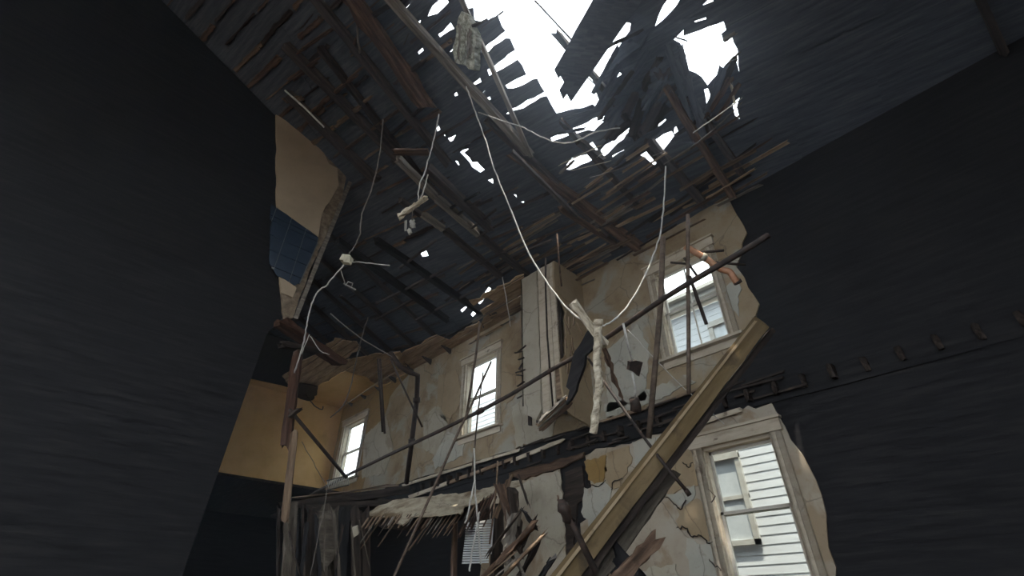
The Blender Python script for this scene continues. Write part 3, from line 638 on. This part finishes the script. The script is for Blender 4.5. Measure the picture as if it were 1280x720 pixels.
# the long pipe
A, B = P(340, 645, 12.8), P(960, 294, 5.4)
mid = [P(357, 637, 12.5), P(440, 591, 11.2), P(600, 514, 9), P(690, 462, 8), P(745, 431, 7.4), P(830, 373, 6.4), P(924, 317, 5.5)]
lp = empty('long_pipe', A, 'long rusty pipe slung diagonally across the whole room', 'pipe')
tube('pipe_run', [A]+mid+[B], .036, 'rust', lp, n=9, sub=3)
for q in (mid[2], mid[4]): tube('coupling', [q-(mid[4]-mid[2]).normalized()*.07, q+(mid[4]-mid[2]).normalized()*.07], .055, 'rust', lp, n=9)

tag(ptube('hanging_pole', [(829, 296, 7.2), (826, 380, 7), (818, 470, 6.8), (811, 548, 6.6)], 3.6, 'pole'), 'thick brown pole hanging upright just before the upper clapboard-view window', 'pole')
tag(ptube('thin_hanging_pole', [(860, 268, 6.9), (860, 350, 6.7), (861, 430, 6.5), (861, 492, 6.3)], 2.6, 'pole'), 'thinner grey pole hanging across the middle of the clapboard-view window', 'pole')
tag(pbeam('dark_batten', (862, 345, 6.6), (883, 405, 6.4), 4, 'dark'), 'short dark batten slanting over the pane of the clapboard-view window', 'batten')
tag(ptube('dark_strut', [(855, 322, 6.8), (875, 350, 6.7)], 1.6, 'dark'), 'small dark strut between the thin pole and the orange pipe', 'strut')
for a, b in (((832, 328, 7.4), (862, 330, 7.2)), ((868, 316, 7), (906, 312, 6.9)), ((895, 328, 6.9), (930, 330, 6.8))): pass
tag(ptube('iron_bar', [(838, 328, 7.2), (860, 330, 7.1)], 1.5, 'rust'), 'short level iron bar left of the thin grey pole', 'bar')
tag(ptube('iron_rod', [(868, 316, 7.0), (905, 313, 6.9)], 1.7, 'rust'), 'short level iron rod above the orange pipe', 'rod')
tag(ptube('iron_bracket', [(893, 328, 7.0), (932, 331, 6.9)], 1.6, 'rust'), 'level iron bracket bar behind the orange pipe, close to the wall', 'bar')
cp = empty('bent_copper_pipe', P(857, 309, 6.0), 'orange brown pipe in sunlight, bent down at its end, above the long pipe', 'pipe')
ptube('pipe_body', [(856, 308, 7.0), (880, 322, 6.9), (900, 336, 6.85), (912, 340, 6.8), (919, 350, 6.75), (922, 353, 6.75)], 4.2, 'copper', cp, sub=3, jit=.04)
ptube('collar', [(877, 320, 6.9), (882, 323, 6.9)], 5.2, 'plaster_w', cp)
ptube('open_end', [(921, 351, 6.75), (923, 354, 6.75)], 5.4, 'rust', cp)

# bleached crossed timbers at the centre
t = empty('crossed_timber', P(748, 400, 6.2), 'bleached peeling upright timber hanging in the middle of the room', 'timber')
ptube('trunk', [(748, 402, 6.2), (747, 430, 6.2), (746, 455, 6.2), (749, 480, 6.2), (746, 505, 6.2), (742, 541, 6.2)], 5.0, 'pale', t, jit=.12, sub=5, n=9)
ptube('knob', [(748, 399, 6.2), (748, 406, 6.2)], 5.8, 'pale', t, jit=.1, n=9)
tag(pbeam('leaning_timber', (717, 379, 6.35), (757, 432, 6.3), 10, 'pale', .6, jit=.08, nick=.1, splinter=.04), 'pale grey split timber leaning against the top of the bleached upright', 'timber')
tag(pbeam('splintered_stick', (751, 424, 6.4), (778, 499, 6.4), 7, 'brown', .5, jit=.2, nick=.6, w2=.02, seg=12, splinter=.05), 'brown splintered stick hanging right of the bleached upright timber', 'stick')
tag(pplate('black_slab', [(733, 415), (744, 405), (745, 432), (733, 445), (726, 470), (713, 500), (706, 505), (712, 487), (707, 483), (718, 440)], tilted((733, 415, 7.2), (745, 432, 7.0), (707, 483, 7.3)), .05, 'attic', step=.12, amp=.012), 'black charred slab hanging in front of the broken closet', 'slab')
bb = empty('broken_timber_block', P(671, 537, 7.6), 'grey splintered timber block wedged under the closet corner', 'timber')
for i in range(5): pbeam('splintered_layer', (672+i*1.5, 532+i*2.4-4, 7.6+i*.03), (706+i*1.6, 500+i*2.6-4, 7.8+i*.03), 4.0, R.choice(['grey', 'brown', 'lath', 'grey']), .8, bb, jit=.12, nick=.3, splinter=.07)

# string with two lumps
st = empty('weighted_string', P(779, 405, 6.6), 'pale cord with two rusty lumps knotted on it, hanging right of the bleached upright', 'cord')
ptube('cord_run', [(779, 404, 6.6), (785, 432, 6.6), (791, 453, 6.6)], 1.5, 'cable', st); ptube('lower_cord', [(790, 466, 6.6), (794, 485, 6.6), (794, 500, 6.6)], 1.3, 'cable', st)
pplate('rusty_bracket', [(788, 452), (796, 450), (804, 453), (799, 471), (794, 465), (787, 463)], tilted((788, 452, 6.55), (804, 453, 6.6), (799, 471, 6.6)), .08, 'rust', st, step=.05, amp=.006)
ptube('rusty_lump', [(793, 498, 6.6), (795, 506, 6.6), (794, 514, 6.6)], 6.5, 'rust', st, jit=.12, n=9)

# cables and wires
def wire(name, pts, rpx, m, label, cat='cable', **kw): return tag(ptube(name, pts, rpx, m, sub=6, n=5, wob=.004, **kw), label, cat)
wire('white_cable', [(583, 108, 9.5), (592, 135, 9.3), (606, 172, 9), (618, 212, 8.6), (640, 265, 8.2), (662, 318, 7.8), (690, 362, 7.4), (712, 388, 7.1), (738, 405, 6.9), (758, 406, 6.8), (780, 388, 6.9), (803, 352, 7.1), (822, 305, 7.5), (829, 262, 7.8), (832, 208, 8.2)], 1.05, 'cable', 'long white cable drooping in a deep loop from the roof opening to the bleached timbers')
jb = empty('junction_box', P(433, 324, 8.5), 'small yellowed junction box hanging on the left cable', 'box')
beam('box_body', P(428.5, 324, 8.5), P(438, 325, 8.45), .15, .12, 'box', jb, seg=2, jit=0, splinter=0)
beam('box_lid', P(430, 323, 8.4), P(438, 324, 8.36), .12, .02, 'box', jb, up=ray(433, 324)*-1, seg=2, jit=0, splinter=0)
wire('upper_left_cable', [(479, 150, 9.3), (474, 195, 9), (465, 235, 8.8), (452, 268, 8.6), (450, 292, 8.5), (443, 308, 8.5), (435, 319, 8.5)], .9, 'wire', 'grey cable running down from the attic to the junction box')
wire('lower_left_cable', [(430, 331, 8.5), (412, 352, 8.5), (408, 357, 8.5), (396, 366, 8.5), (387, 388, 8.5), (383, 412, 8.5), (376, 440, 8.6), (368, 466, 8.7)], 1.0, 'cable', 'pale cable falling from the junction box along the broken partition end')
wire('side_cable', [(438, 327, 8.5), (462, 329, 8.5), (487, 332, 8.5)], .8, 'cable', 'short pale cable sticking out level from the junction box')
wire('loop_cord', [(549, 143, 9.2), (541, 178, 9), (532, 212, 8.8), (524, 232, 8.7), (523, 250, 8.7), (529, 240, 8.7), (535, 218, 8.7)], .9, 'cable', 'pale cord looped around the hanging plaster stick', 'cord')
ps = tag(pbeam('plaster_coated_stick', (499, 271, 8.6), (535, 245, 8.6), 7, 'pale', .6, jit=.12, nick=.3, seg=10, splinter=.05), 'whitish crusted stick dangling from the looped cord under the attic', 'stick')
hf = empty('hanging_fixture', P(511, 275, 8.6), 'small grey broken lamp fitting hanging below the crusted stick', 'light fitting')
ptube('fixture_wire', [(516, 257, 8.6), (515, 277, 8.6)], .6, 'wire', hf)
pbeam('fixture_plate', (507, 276, 8.6), (507, 288, 8.6), 3, 'steel', .4, hf, jit=.02); pbeam('fixture_cup', (515, 275, 8.6), (516, 284, 8.6), 6, 'steel', .8, hf, jit=.05); pbeam('fixture_socket', (511, 286, 8.6), (513, 292, 8.6), 4, 'cable', .9, hf, jit=.05)
mf = empty('metal_fragment', P(440, 355, 8.8), 'little grey metal fragment hanging in the dark below the junction box', 'fragment')
pbeam('fragment_bar', (430, 355, 8.8), (444, 362, 8.8), 2.5, 'steel', .4, mf); ptube('fragment_hook', [(426, 338, 8.6), (430, 350, 8.7), (432, 357, 8.8), (435, 352, 8.8), (441, 354, 8.8), (439, 360, 8.8)], .6, 'cable', mf)
wire('roof_wire', [(598, 140, 9.6), (625, 150, 9.3), (655, 160, 9), (685, 175, 8.8), (715, 178, 8.7), (745, 165, 8.7), (775, 160, 8.8)], .8, 'cable', 'thin pale wire sagging under the lower edge of the big roof opening', 'wire')
wire('right_roof_wire', [(830, 205, 8.2), (855, 190, 8.0), (880, 172, 7.8), (905, 150, 7.6), (928, 128, 7.5)], .7, 'wire', 'thin wire rising from the white cable to the right roof opening', 'wire')
wire('second_roof_wire', [(866, 166, 8.0), (890, 150, 7.8), (928, 122, 7.6)], .7, 'cable', 'pale wire just above the thin wire near the right roof opening', 'wire')
wire('attic_wire', [(738, 222, 8.8), (770, 213, 8.6), (800, 200, 8.5), (830, 190, 8.3)], .5, 'wire', 'faint wire under the two small lower roof openings', 'wire')
wire('top_left_wire', [(425, -5, 10.5), (440, 14, 10.2), (447, 25, 10), (447, 45, 9.8), (450, 66, 9.6)], 1.4, 'wire', 'bent grey wire at the top of the roof, left of the rafters', 'wire')
tag(ptube('conduit_tube', [(356, 113, 9.6), (380, 134, 9.6), (405, 159, 9.6)], 1.2, 'cable'), 'straight white tube under the roof above the beige partition', 'tube')
wire('slack_wire', [(785, 412, 7.6), (815, 445, 7.2), (850, 480, 6.8), (885, 512, 6.2), (905, 530, 6.0)], .5, 'cable', 'very thin wire slanting down over the wall to the tan beam', 'wire')
tag(pbeam('short_roof_board', (491, 190, 8.9), (535, 190, 8.9), 9, 'brown', .3, jit=.03), 'short level brown board hanging under the attic beside the looped cord', 'board')
hp = empty('hanging_plaster_lump', P(582, 20, 7.0), 'large greenish grey crusty slab dangling at the edge of the big roof opening', 'debris')
pplate('slab_body', [(577, 14), (584, 18), (588, 27), (593, 40), (594, 58), (592, 87), (583, 82), (568, 78), (566, 58), (571, 42), (573, 22)], tilted((573, 22, 7.1), (593, 40, 7.0), (568, 78, 7.3)), .14, 'bark', hp, step=.07, amp=.012)
for i in range(7): pbeam('crust_ridge', (572+i*2.6, 28+R.uniform(0, 16), 6.98), (570+i*3, 62+R.uniform(0, 14), 7.1), 3, R.choice(['bark', 'bark', 'grey']), .7, hp, jit=.2, nick=.4, splinter=.05)
pbeam('stub_branch', (590, 33, 7.0), (609, 25, 7.0), 3, 'dark', .8, hp, jit=.1)
hr_ = empty('hanging_roof_panel', P(740, 0, 8.0), 'wide dark panel of roof boards hanging into the big opening', 'roof panel')
La, Lb, Ra, Rb = (750, -14), (693, 88), (806, -6), (713, 127)
pl = tilted((750, -14, 7.6), (806, -6, 7.6), (712, 125, 8.3))
for i in range(4):
    t0, t1 = i/4-.02, (i+1)/4+.02; lp_ = lambda p, q, t: (p[0]+(q[0]-p[0])*t, p[1]+(q[1]-p[1])*t); e = (0, -.03, .05, .0)[i]
    a0, a1, b0, b1 = lp_(La, Ra, t0), lp_(La, Ra, t1), lp_(Lb, Rb, t0), lp_(Lb, Rb, t1)
    b0 = lp_(a0, b0, 1+e); b1 = lp_(a1, b1, 1+e)
    pplate('panel_board', [a0, a1, b1, b0], pl, .03+.02*(i % 2), 'roof', hr_, step=.3, amp=.004)

# ---- left side
tag(pbeam('reddish_beam', (350, 402, 9.2), (426, 455, 10.2), 17, 'red', .6, jit=.05, nick=.1), 'thick reddish broken beam sloping below the end of the partition', 'beam')
tag(pbeam('lower_reddish_beam', (352, 430, 9.1), (400, 440, 9.8), 10, 'dark', .6, jit=.06), 'blackened short beam tucked under the reddish broken beam', 'beam')
tag(pbeam('reddish_post', (372, 442, 9.0), (357, 560, 8.6), 11, 'red', .7, jit=.06), 'reddish upright post at the left edge below the partition', 'post')
tag(pbeam('pale_plank', (368, 540, 8.3), (356, 650, 8.0), 9, 'lath', .3, jit=.03), 'pale flaking upright plank at the left edge before the yellow room', 'plank')
tag(pbeam('stub_rail', (362, 521, 8.5), (375, 511, 8.5), 5, 'dark', .7), 'short dark stub beside the reddish post', 'stub')
tag(ptube('red_brown_rod', [(362, 512, 8.6), (398, 555, 9.0), (433, 597, 9.5)], 2.2, 'rust'), 'red brown rod running down before the yellow wall to the long pipe', 'rod')
dp = empty('bent_drainpipe', P(508, 606, 12), 'black bent drainpipe running down the side wall between two windows', 'pipe')
ptube('downpipe', [(487, 440, 12.0), (500, 458, 12), (511, 465, 12), (522, 469, 12.4), (521, 500, 12.6), (515, 550, 12.7), (508, 604, 12.9)], 3.2, 'rust', dp)
for py_, px_ in ((500, 521), (552, 515)): ptube('pipe_clip', [(px_, py_-3, 12.6), (px_, py_+3, 12.6)], 4.6, 'rust', dp)
tag(ptube('hanging_bar', [(475, 448, 10.5), (478, 500, 10.4), (481, 542, 10.3)], 1.5, 'rust'), 'thin dark bar hanging before the ochre wall', 'bar')
tag(ptube('second_hanging_bar', [(472, 448, 10.6), (475, 490, 10.5), (478, 540, 10.4)], 1.2, 'dark'), 'blackened bar close beside the thin dark hanging bar', 'bar')
tag(ptube('slanting_bar', [(488, 448, 10.6), (508, 492, 10.4), (528, 534, 10.2)], 1.2, 'rust'), 'thin bar slanting across the bent drainpipe', 'bar')
wire('sagging_wire', [(460, 396, 13.6), (450, 430, 13.5), (443, 462, 13.4), (436, 490, 13.3), (428, 508, 13.2), (413, 522, 13.2)], .8, 'wire', 'dark wire curving down before the yellow ceiling', 'wire')
wire('attic_rod_wire', [(413, 392, 10), (450, 422, 10), (490, 446, 10)], .8, 'wire', 'thin rod running along the torn edge of the ceiling boards', 'rod')
wire('corner_wire', [(387, 418, 9), (376, 445, 9), (364, 480, 9)], .5, 'cable', 'thin pale wire at the reddish beam', 'wire')
wire('curled_wire', [(388, 420, 9.2), (400, 438, 9.2), (412, 443, 9.2)], .5, 'cable', 'curled thin wire under the reddish beam', 'wire')
wire('floor_wire', [(378, 552, 8.2), (398, 590, 8.3), (408, 612, 8.2), (400, 660, 7.8), (388, 720, 7.4)], .5, 'wire', 'thin wire hanging over the floor edge at the left', 'wire')
wire('twig_wire', [(380, 490, 18), (392, 506, 17.8), (402, 512, 17.8), (404, 508, 17.8)], .7, 'dark', 'little twisted wire hanging from the ceiling boards', 'wire')
tag(pplate('dark_rag', [(366, 482), (378, 480), (398, 484), (396, 494), (384, 504), (368, 494)], lambda a, b: onZ(a, b, 8.5), .05, 'dark', step=.2, amp=.04), 'dark torn flap hanging at the edge of the yellow ceiling', 'flap')
tag(ptube('ceiling_rod', [(432, 506, 14), (470, 480, 13.5), (500, 462, 13)], .8, 'plaster_t'), 'thin pale strip along the top of the ochre wall', 'strip')

# long thin sticks hanging at the centre
tag(ptube('long_thin_pole', [(614, 452, 9.4), (590, 505, 8.9), (573, 540, 8.6), (530, 638, 7.8), (490, 726, 7)], 1.6, 'pole'), 'long thin pole slanting from the middle window down to the bottom edge', 'pole')
tag(ptube('window_pole', [(600, 403, 10.6), (594, 450, 10.5), (583, 520, 10.3)], 1.5, 'pole'), 'thin dark pole along the left side of the middle window', 'pole')
tag(ptube('window_stick', [(604, 465, 10.2), (598, 510, 10), (593, 560, 9.8), (590, 590, 9.6)], 1.0, 'pole'), 'thin stick hanging in front of the middle window pane', 'stick')
wire('pale_hanging_rod', [(593, 560, 8.5), (594, 610, 8.3), (598, 660, 8.1), (601, 705, 8)], 1.2, 'cable', 'pale rod hanging before the white louvre, nearest the timber heap', 'rod')
wire('second_pale_rod', [(593, 600, 8.3), (586, 640, 8.2), (581, 654, 8.1)], 1.1, 'cable', 'short pale rod hanging over the broken plaster slab', 'rod')
wire('third_pale_rod', [(599, 640, 8.15), (597, 655, 8.0), (590, 690, 7.9), (587, 714, 7.8)], 1.2, 'cable', 'pale rod crossing low in front of the white louvre', 'rod')
tag(ptube('mast_rod', [(622, 576, 8.6), (621, 600, 8.5), (617, 640, 8.4), (612, 680, 8.3)], 1.2, 'lath'), 'thin upright rod beside the lath fringe', 'rod')
wire('drop_wire', [(628, 346, 12.0), (633, 375, 11.9), (638, 408, 11.8)], .6, 'cable', 'thin wire hanging before the ceiling boards beside the closet', 'wire')
tag(ptube('closet_rod', [(696, 292, 8.9), (699, 330, 8.8), (702, 358, 8.8)], 1.1, 'brown'), 'thin stick hanging above the closet top', 'stick')
tag(ptube('closet_bar', [(682, 322, 8.9), (682, 360, 8.9), (684, 420, 8.8), (692, 520, 8.8)], 1.2, 'dark'), 'dark strip running down the front edge of the closet', 'strip')

# ---- surviving floor edge of the far room and what hangs below it
fe = empty('upper_floor_remnant', P(440, 625, 12), 'dark broken edge of the upstairs floor below the yellow room', 'floor remnant')
pbeam('edge_beam', (352, 634, 9.4), (510, 612, 11.3), 12, 'dark', .8, fe, jit=.04, seg=12, nick=.1); pbeam('lower_edge_beam', (385, 636, 9.6), (500, 627, 10.9), 9, 'dark', .8, fe, jit=.05, seg=10)
for i in range(8): pbeam('floor_board', (366+i*3, 622+i*.5, 9.8+i*.1), (498-i*2, 607-i*.2, 11.6+i*.1), 4, R.choice(['dark', 'lath', 'grey']), .3, fe, jit=.05)
plate('floor_deck', rect(XL, -13.2, 2.4, 7.95), [], lambda a, b: Vector((a, b, 4.35)), Vector((0, 0, .06)), 'dark', fe)
gr = empty('wire_grille', P(410, 605, 9.5), 'small bent grille standing on the floor edge under the farthest window', 'grille')
for i in range(13): ptube('grille_wire', [(409+i*2.1, 600-i*.5, 9.6), (411+i*2.1, 613-i*.55, 9.6)], .6, 'steel', gr)
for dy in (0, 12): ptube('grille_rail', [(408, 601+dy, 9.6), (436, 594+dy, 9.6)], .8, 'rust', gr)
# hanging timber cladding at the bottom left
hc = empty('hanging_cladding', P(400, 640, 9), 'dark rotten boards hanging like a curtain at the lower left', 'boards')
xs = [340, 356, 372, 384, 398, 414, 424, 438, 450, 462]
for i in range(len(xs)-1):
    wv = xs[i+1]-xs[i]; k = R.uniform(8.4, 9.0); m = R.choice(['dark', 'dark', 'attic', 'joist'])
    pbeam('cladding_board', ((xs[i]+xs[i+1])/2, 634+R.uniform(-2, 4), k+.3), ((xs[i]+xs[i+1])/2+R.uniform(-6, 4)-(8 if i > 5 else 0)+10*(i > 6), 770, k-.5), wv*1.0, m, .25, hc, jit=.06, seg=10, nick=.12)
for i in range(9):
    px = 362+i*11; pbeam('torn_strip', (px, 650+R.uniform(-10, 20), 8.2), (px+R.uniform(-14, 14), 712+R.uniform(-8, 20), 8.0), R.uniform(2, 7), R.choice(['joist', 'dark', 'attic', 'joist']), .3, hc, jit=.12, nick=.5, splinter=.08)
pplate('plaster_clod', [(440, 660), (446, 658), (448, 668), (442, 672)], tilted((440, 660, 8.1), (448, 668, 8.1), (442, 672, 8.1)), .05, 'plaster_w', hc)
pplate('peeled_sheet', [(400, 640), (420, 642), (424, 670), (418, 700), (404, 712), (396, 680)], tilted((400, 640, 8.6), (424, 670, 8.5), (404, 712, 8.2)), .03, 'joist', hc, step=.1, amp=.02)

# hanging plaster ceiling slab with its fringe of lath
hs = empty('hanging_ceiling_slab', P(540, 630, 10), 'slab of white ceiling plaster hanging with a fringe of broken lath below', 'ceiling slab')
slabp = tilted((456, 645, 9.3), (616, 611, 9.6), (516, 645, 8.9))
pplate('plaster_sheet', [(456, 645), (470, 634), (491, 625), (540, 620), (578, 616), (616, 608), (640, 602), (655, 598), (652, 606), (630, 612), (616, 618), (596, 628), (581, 632), (576, 641), (545, 643), (516, 645), (503, 656), (486, 646)], slabp, .03, 'dusty', hs, step=.08, amp=.02)
pplate('lath_backing', [(458, 648), (500, 632), (570, 624), (615, 616), (612, 650), (590, 648), (560, 655), (520, 660), (480, 660)], tilted((458, 648, 9.4), (616, 611, 9.8), (516, 655, 9.3)), .02, 'dark', hs, step=.12, amp=.02)
for i in range(34):
    x = 462+i*3.6+R.uniform(-2, 2); y = 648-(x-462)*.06+R.uniform(-3, 2)-(max(0, x-575)*.35); L = R.choice([14, 18, 22, 30, 46, 60]) if x < 560 else R.uniform(15, 40)
    pbeam('lath', (x, y, 8.95), (x-L*.55, y+L*.8, 8.7), R.uniform(1.6, 3), R.choice(['lath', 'brown', 'grey', 'lath']), .35, hs, seg=3, splinter=.05)
for i in range(30):
    x = 584+R.uniform(0, 36); y = 640-(x-584)*.65+R.uniform(-4, 8); L = R.uniform(14, 34)
    pbeam('lath', (x, y, 8.8), (x-L*.45, y+L, 8.6), R.uniform(1.8, 3.4), R.choice(['brown', 'lath', 'dark', 'red']), .35, hs, seg=3, splinter=.06)

# white louvre
lv = empty('white_louvre', P(580, 655, 8.6), 'white slatted louvre shutter half hidden behind pale rods', 'louvre')
lpn = tilted((583, 652, 8.9), (614, 655, 8.9), (577, 708, 8.5))
for i in range(17):
    y = 654+i*3.1; xa, xb = 583-i*.35, 614-i*.2
    a, b = lpn(xa, y), lpn(xb, y-1); beam('slat', a, b, .045, .008, 'louvre', lv, roll=.6, seg=1, jit=0, splinter=0)
beam('louvre_rail', lpn(582, 656), lpn(615, 650), .04, .03, 'louvre', lv, seg=2, jit=.02); beam('louvre_stile', lpn(616, 648), lpn(613, 692), .035, .03, 'louvre', lv, seg=2, jit=.02)
# dark opening frame behind the louvre
tag(pbeam('doorway_post', (569, 640, 10.2), (566, 760, 9.4), 6, 'brown', .7), 'brown upright post left of the white louvre', 'post')
tag(pbeam('dark_doorway_post', (622, 632, 9.6), (620, 760, 8.9), 16, 'dark', .5), 'broad dark post between the louvre and the heap of broken timber', 'post')

# heap of broken timber, bottom middle
hb = empty('timber_heap', P(640, 720, 7), 'heap of dark splintered timber at the bottom beside the white wall', 'timber')
for (a, b, wd, m) in (((592, 735, 6.6), (668, 655, 7.0), 24, 'brown'), ((610, 740, 6.5), (680, 668, 6.9), 14, 'lath'), ((640, 612, 7.6), (650, 690, 7.2), 16, 'dark'), ((655, 640, 7.2), (668, 658, 7.1), 14, 'attic'), ((668, 650, 7.2), (655, 680, 7), 12, 'dark'),
                      ((625, 610, 7.8), (637, 650, 7.6), 18, 'brown'), ((642, 648, 7.3), (634, 700, 7.1), 18, 'grey'), ((676, 672, 7), (650, 720, 6.8), 16, 'dark'), ((690, 700, 6.9), (664, 740, 6.7), 22, 'attic'), ((612, 690, 7), (650, 640, 7.2), 8, 'dark'),
                      ((640, 690, 6.9), (660, 730, 6.7), 14, 'grey'), ((620, 720, 6.6), (655, 690, 6.8), 6, 'grey'), ((636, 600, 7.9), (622, 640, 7.8), 7, 'lath'), ((650, 600, 7.8), (660, 630, 7.6), 8, 'dark'), ((600, 728, 6.4), (640, 694, 6.6), 5, 'lath')):
    pbeam('broken_plank', a, b, wd, m, .3, hb, jit=.1, nick=.35, splinter=.12, seg=7)
